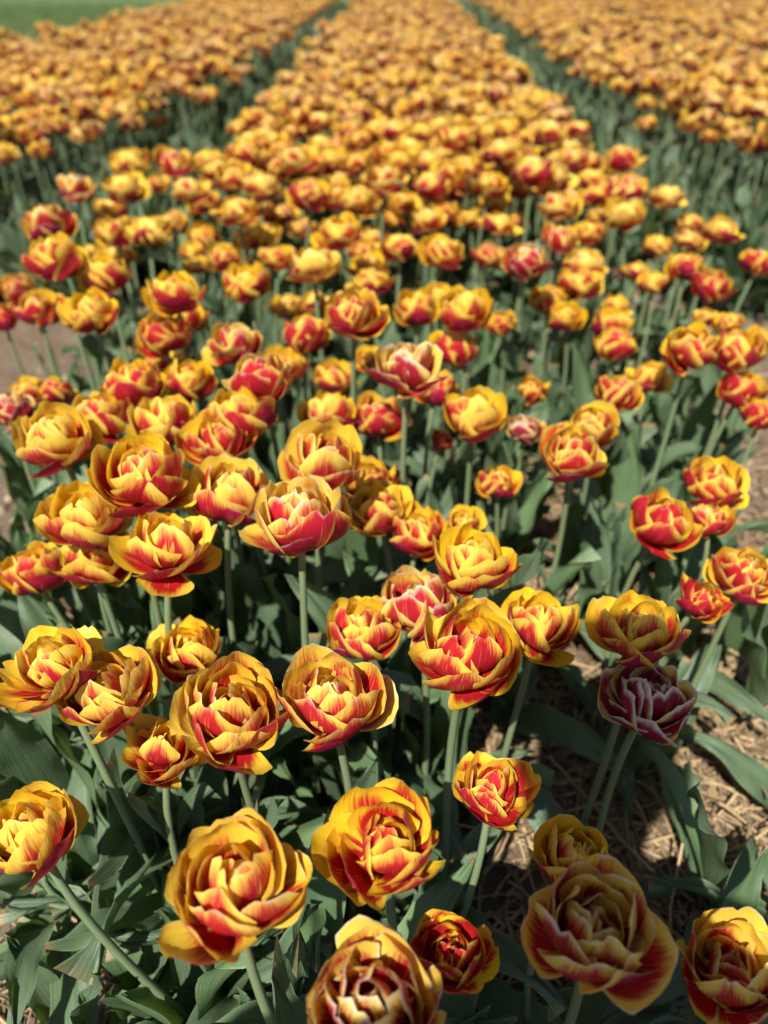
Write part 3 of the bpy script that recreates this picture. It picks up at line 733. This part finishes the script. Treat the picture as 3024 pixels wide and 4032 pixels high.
for i, (k, x, y) in enumerate(p for p in FARP if p not in chosen):
    r2 = random.Random(20000 + i)
    V, F, A, hb = r2.choice(FARB if y < 4.4 else FARC)
    D = r2.uniform(.082, .102); z = r2.gauss(.435, .033)
    tx, ty = r2.uniform(-.15, .15), r2.uniform(-.2, .1)
    acc.add(xf(V, (x, y, z - .5 * hb * D), r2.uniform(0, 6.28), D, tx, ty), F, 0, **A)
    bx, by = x + r2.uniform(-.03, .03), y + r2.uniform(-.03, .03)
    st = np.concatenate([np.c_[SQ * .004 + (bx, by), np.zeros(4)], np.c_[SQ * .0033 + (x, y), np.full(4, z - .5 * hb * D)]])
    q = np.arange(4); acc.add(st, np.stack([q, (q + 1) % 4, (q + 1) % 4 + 4, q + 4], 1), 2, pv=np.r_[np.zeros(4), np.ones(4)])
    far_leaves(acc, bx, by, 3 if y < 5 else 1, r2)
tag(acc.build('distant_tulips', [MP, ML, MS]), 'countless blurred orange tulips filling the beds towards the top of the photo', 'tulips', None, 'stuff')
acc = Acc()
r2 = random.Random(31)
for _ in range(1700):        # border leaves along the paths
    y = 2.3 + 13 * r2.random() ** 1.7
    side = r2.choice((-1, 1))
    x = r2.uniform(.66, 1.18) if side > 0 else -r2.uniform(.62, 1.12)
    if y < 2.9 and abs(x) < .98 - .4 * (y - 2.3): continue
    far_leaves(acc, x, y, 4 if y < 5 else 3, r2, .20, .36 if abs(x) > .85 else .30)
for _ in range(260):
    y = 1.85 + 5 * r2.random(); x = r2.uniform(-.57, .62)
    far_leaves(acc, x, y, 3, r2, .18, .28)
for _ in range(320):
    far_leaves(acc, r2.uniform(-2.0, -1.0), r2.uniform(2.35, 3.5), 3, r2, .18, .28)
    far_leaves(acc, r2.uniform(.95, 2.1), r2.uniform(2.6, 3.8), 3, r2, .18, .28)
tag(acc.build('foliage', [MP, ML, MS]), 'dense blurred grey-green tulip leaves along the paths between the beds', 'leaves', None, 'stuff')

# grass strip beyond the left bed
n = 42000
gx_, gy_ = NR.uniform(-8.5, -2.7, n), NR.uniform(3.6, 18, n)
h_, a_, w_ = NR.uniform(.10, .24, n), NR.uniform(0, 6.28, n), NR.uniform(.003, .006, n)
ln = NR.uniform(.02, .10, n); ca, sa = np.cos(a_), np.sin(a_)
b0 = np.stack([gx_ - sa * w_, gy_ + ca * w_, np.zeros(n)], 1); b1 = np.stack([gx_ + sa * w_, gy_ - ca * w_, np.zeros(n)], 1)
t1 = np.stack([gx_ + ca * ln + sa * w_ * .2, gy_ + sa * ln - ca * w_ * .2, h_], 1); t0 = np.stack([gx_ + ca * ln - sa * w_ * .2, gy_ + sa * ln + ca * w_ * .2, h_], 1)
GV = np.stack([b0, b1, t1, t0], 1).reshape(-1, 3); GF = np.arange(4 * n).reshape(-1, 4)
tag(link('grass', make_mesh('grass', GV, GF, {'prn': np.repeat(NR.random(n), 4), 'pv': np.tile([0, 0, 1, 1], n)}, MGRASS)), 'green grass beyond the far end of the left-hand bed', 'grass', None, 'stuff')

# ------------------------------------------------------------------ straw, clods and litter on the soil
def straw(n, x0, x1, y0, y1, rng, lmin, lmax, weight=None):
    P = []
    while len(P) < n:
        x, y = rng.uniform(x0, x1), rng.uniform(y0, y1)
        if weight is None or rng.random() < weight(x, y): P.append((x, y))
    Vs, As = [], []
    for x, y in P:
        L = rng.uniform(lmin, lmax) * (.5 + rng.random()); az = rng.uniform(0, 6.28); r = rng.uniform(.0007, .0022)
        el = rng.uniform(-.05, .16) if rng.random() < .85 else rng.uniform(.2, .8)
        bend = rng.uniform(-.35, .35); r *= 1.0 if x < .1 else 1.25; z0 = gz1(x, y) + rng.uniform(.001, .014)
        ring = []
        for s in (0, .5, 1):
            t = s - .5 if el < .2 else s
            a = az + bend * t
            c = np.array([x + math.cos(a) * math.cos(el) * L * t, y + math.sin(a) * math.cos(el) * L * t, z0 + math.sin(abs(el)) * L * abs(t)])
            side = np.array([-math.sin(a), math.cos(a), 0]); up = np.array([0, 0, 1.0])
            ring += [c + side * r, c + up * r * .7, c - side * r, c - up * r * .7]
        Vs.append(ring); As.append(rng.random())
    n = len(Vs)
    V = np.array(Vs).reshape(-1, 3)
    q = np.arange(4); f = np.concatenate([np.stack([q, (q + 1) % 4, (q + 1) % 4 + 4, q + 4], 1), np.stack([q + 4, (q + 1) % 4 + 4, (q + 1) % 4 + 8, q + 8], 1)])
    F = (f[None] + 12 * np.arange(n)[:, None, None]).reshape(-1, 4)
    return V, F, {'prn': np.repeat(As, 12), 'pu': np.tile(np.repeat([0, .5, 1], 4), n)}
rs = random.Random(8)
bedw = lambda x, y: (1.0 if abs(x) < .7 else .22) * (1.0 if x > -.05 else .45)
V, F, A = straw(11500, -.75, .85, .02, 1.9, rs, .03, .13, bedw)
tag(link('straw', make_mesh('straw', V, F, A, MSTRAW, smooth=False)), 'pale dry straw strewn over the soil between the tulips', 'straw', None, 'stuff')

def clods(spots):
    ico = bpy.data.meshes.new('tmp'); import bmesh
    bm = bmesh.new(); bmesh.ops.create_icosphere(bm, subdivisions=2, radius=1.0)
    bv = np.array([v.co[:] for v in bm.verts]); bf = np.array([[v.index for v in f.verts] for f in bm.faces]); bm.free(); bpy.data.meshes.remove(ico)
    Vs, Fs = [], []
    for i, (x, y, r) in enumerate(spots):
        g = np.random.default_rng(50 + i); k = g.normal(0, 1, (5, 3)); p = g.uniform(0, 6, 5)
        d = 1 + .16 * sum(np.sin(bv @ k[q] * 2.2 + p[q]) for q in range(5)) * .6
        V = bv * d[:, None] * r * np.array([g.uniform(.9, 1.5), g.uniform(.8, 1.2), g.uniform(.45, .8)])
        Vs.append(rotz(V, g.uniform(0, 6)) + (x, y, gz1(x, y) + .25 * r)); Fs.append(bf + len(bv) * i)
    return np.concatenate(Vs), np.concatenate(Fs)
CS = [(-.03, .33, .020), (-.012, .50, .022), (-.055, .47, .016), (.21, .25, .014), (-.33, .46, .018)]
CS += [(rs.uniform(-.7, .8), rs.uniform(.1, 1.9), rs.uniform(.003, .011)) for _ in range(420)]
CS += [(s_ * rs.uniform(.66, 1.0), rs.uniform(.8, 2.6), rs.uniform(.004, .016)) for s_ in (-1, 1) for _ in range(170)]
V, F = clods(CS)
tag(link('soil_crumbs', make_mesh('soil_crumbs', V, F, {}, MCLOD)), 'pale crumbs and lumps of dry earth lying on the soil', 'earth', None, 'stuff')

# ------------------------------------------------------------------ the photographer, whose shadow falls on the nearest tulips
def skinned(name, pts, edges, mat, root=0):
    me = bpy.data.meshes.new(name); me.from_pydata([p[:3] for p in pts], edges, []); me.materials.append(mat)
    o = link(name, me)
    o.modifiers.new('skin', 'SKIN'); o.modifiers.new('smooth', 'SUBSURF').levels = 2; o.modifiers['smooth'].render_levels = 2
    for i, p in enumerate(pts):
        o.data.skin_vertices[0].data[i].radius = (p[3], p[3] if len(p) < 5 else p[4])
        o.data.skin_vertices[0].data[i].use_root = (i == root)
    return o
def person_material():
    t = NT('clothing')
    co = t.n('ShaderNodeTexCoord').outputs['Object']
    sep = t.n('ShaderNodeSeparateXYZ'); t.t.links.new(co, sep.inputs[0]); z = sep.outputs[2]
    y = sep.outputs[1]
    n = t.noise(co, 60.0, 3.0)
    c = t.mix(t.sst(z, .82, .83), t.mix(n, (.03, .04, .07), (.05, .07, .11)), t.mix(n, (.20, .22, .24), (.28, .30, .32)))
    c = t.mix(t.sst(z, .085, .075), c, (.05, .04, .035))
    c = t.mix(t.sst(z, 1.385, 1.39), c, (.55, .33, .24))
    c = t.mix(t.m('MULTIPLY', t.sst(y, -.155, -.145), t.sst(z, 1.1, 1.05)), c, (.55, .33, .24))
    return t.surf(c, rough=.75, spec=.2)
PX = -0.12
B = [(PX, -.78, .88, .135, .11), (PX, -.64, 1.08, .13, .10), (PX, -.50, 1.27, .15, .10), (PX, -.40, 1.35, .055), (PX, -.33, 1.43, .085, .095), (PX, -.30, 1.52, .075, .085)]
E_ = [(0, 1), (1, 2), (2, 3), (3, 4), (4, 5)]
for s in (-1, 1):
    k0 = len(B)
    B += [(PX + s * .19, -.50, 1.28, .062), (PX + s * .25, -.36, 1.06, .046), (0 + s * .085, -.14, .90, .028), (0 + s * .055, -.075, .87, .030, .018)]
    E_ += [(2, k0), (k0, k0 + 1), (k0 + 1, k0 + 2), (k0 + 2, k0 + 3)]
    h = len(B)
    for f in range(4):                                  # fingers round the edge of the phone
        B += [(0 + s * .052, -.060 + .004 * f, .895 - .018 * f, .0085), (0 + s * .044, -.035 + .004 * f - .012 * f, .895 - .018 * f, .0075)]
        E_ += [(k0 + 3, len(B) - 2), (len(B) - 2, len(B) - 1)]
    B += [(0 + s * .030, -.095, .90, .009), (0 + s * .012, -.090, .92, .008)]
    E_ += [(k0 + 3, len(B) - 2), (len(B) - 2, len(B) - 1)]
    h = len(B)
    B += [(PX + s * .10, -.78, .80, .092), (PX + s * .12, -.70, .46, .062), (PX + s * .13, -.82, .10, .043), (PX + s * .14, -.70, .035, .038, .028)]
    E_ += [(0, h), (h, h + 1), (h + 1, h + 2), (h + 2, h + 3)]
person = skinned('person', B, E_, person_material())
tag(person, 'person in grey top and dark trousers bending over a phone behind the viewpoint', 'person')
hair = NT('hair').surf((.03, .02, .014), rough=.5)
bmv, bmf = [], []
for i in range(7):
    for k in range(12):
        th, ph = math.radians(100) * i / 6, 6.2832 * k / 12
        bmv.append((PX + .098 * math.sin(th) * math.cos(ph), -.335 + .108 * math.sin(th) * math.sin(ph), 1.50 + .105 * math.cos(th)))
for i in range(6):
    for k in range(12): bmf.append((i * 12 + k, (i + 1) * 12 + k, (i + 1) * 12 + (k + 1) % 12, i * 12 + (k + 1) % 12))
link('hair', make_mesh('hair', np.array(bmv), np.array(bmf), {}, hair), person)
q = cam.rotation_euler.to_matrix().to_4x4()
PM = Matrix.Translation(cam.location) @ q @ Matrix.Translation((.02, -.055, .016))
def slab(w, h, d, z):
    v = np.array([(x * w / 2, y * h / 2, z + k * d / 2) for k in (-1, 1) for x, y in ((-1, -.93), (-.86, -1), (.86, -1), (1, -.93), (1, .93), (.86, 1), (-.86, 1), (-1, .93))])
    f = [(i, (i + 1) % 8, (i + 1) % 8 + 8, i + 8) for i in range(8)]
    f += [(8, 9, 10, 11), (8, 11, 12, 15), (12, 13, 14, 15), (0, 3, 2, 1), (0, 7, 4, 3), (4, 7, 6, 5)]
    return v, np.array(f)
ph_root = link('phone', None, None, PM); tag(ph_root, 'slim dark phone held in both hands behind the viewpoint', 'phone')
v_, f_ = slab(.074, .152, .008, 0)
link('case', make_mesh('case', v_, f_, {}, NT('phone_case').surf((.02, .02, .022), rough=.35), smooth=False), ph_root)
v_, f_ = slab(.068, .146, .0006, .0046)
link('screen', make_mesh('screen', v_, f_, {}, NT('phone_screen').surf((.01, .01, .012), rough=.08), smooth=False), ph_root)

bpy.context.view_layer.update()
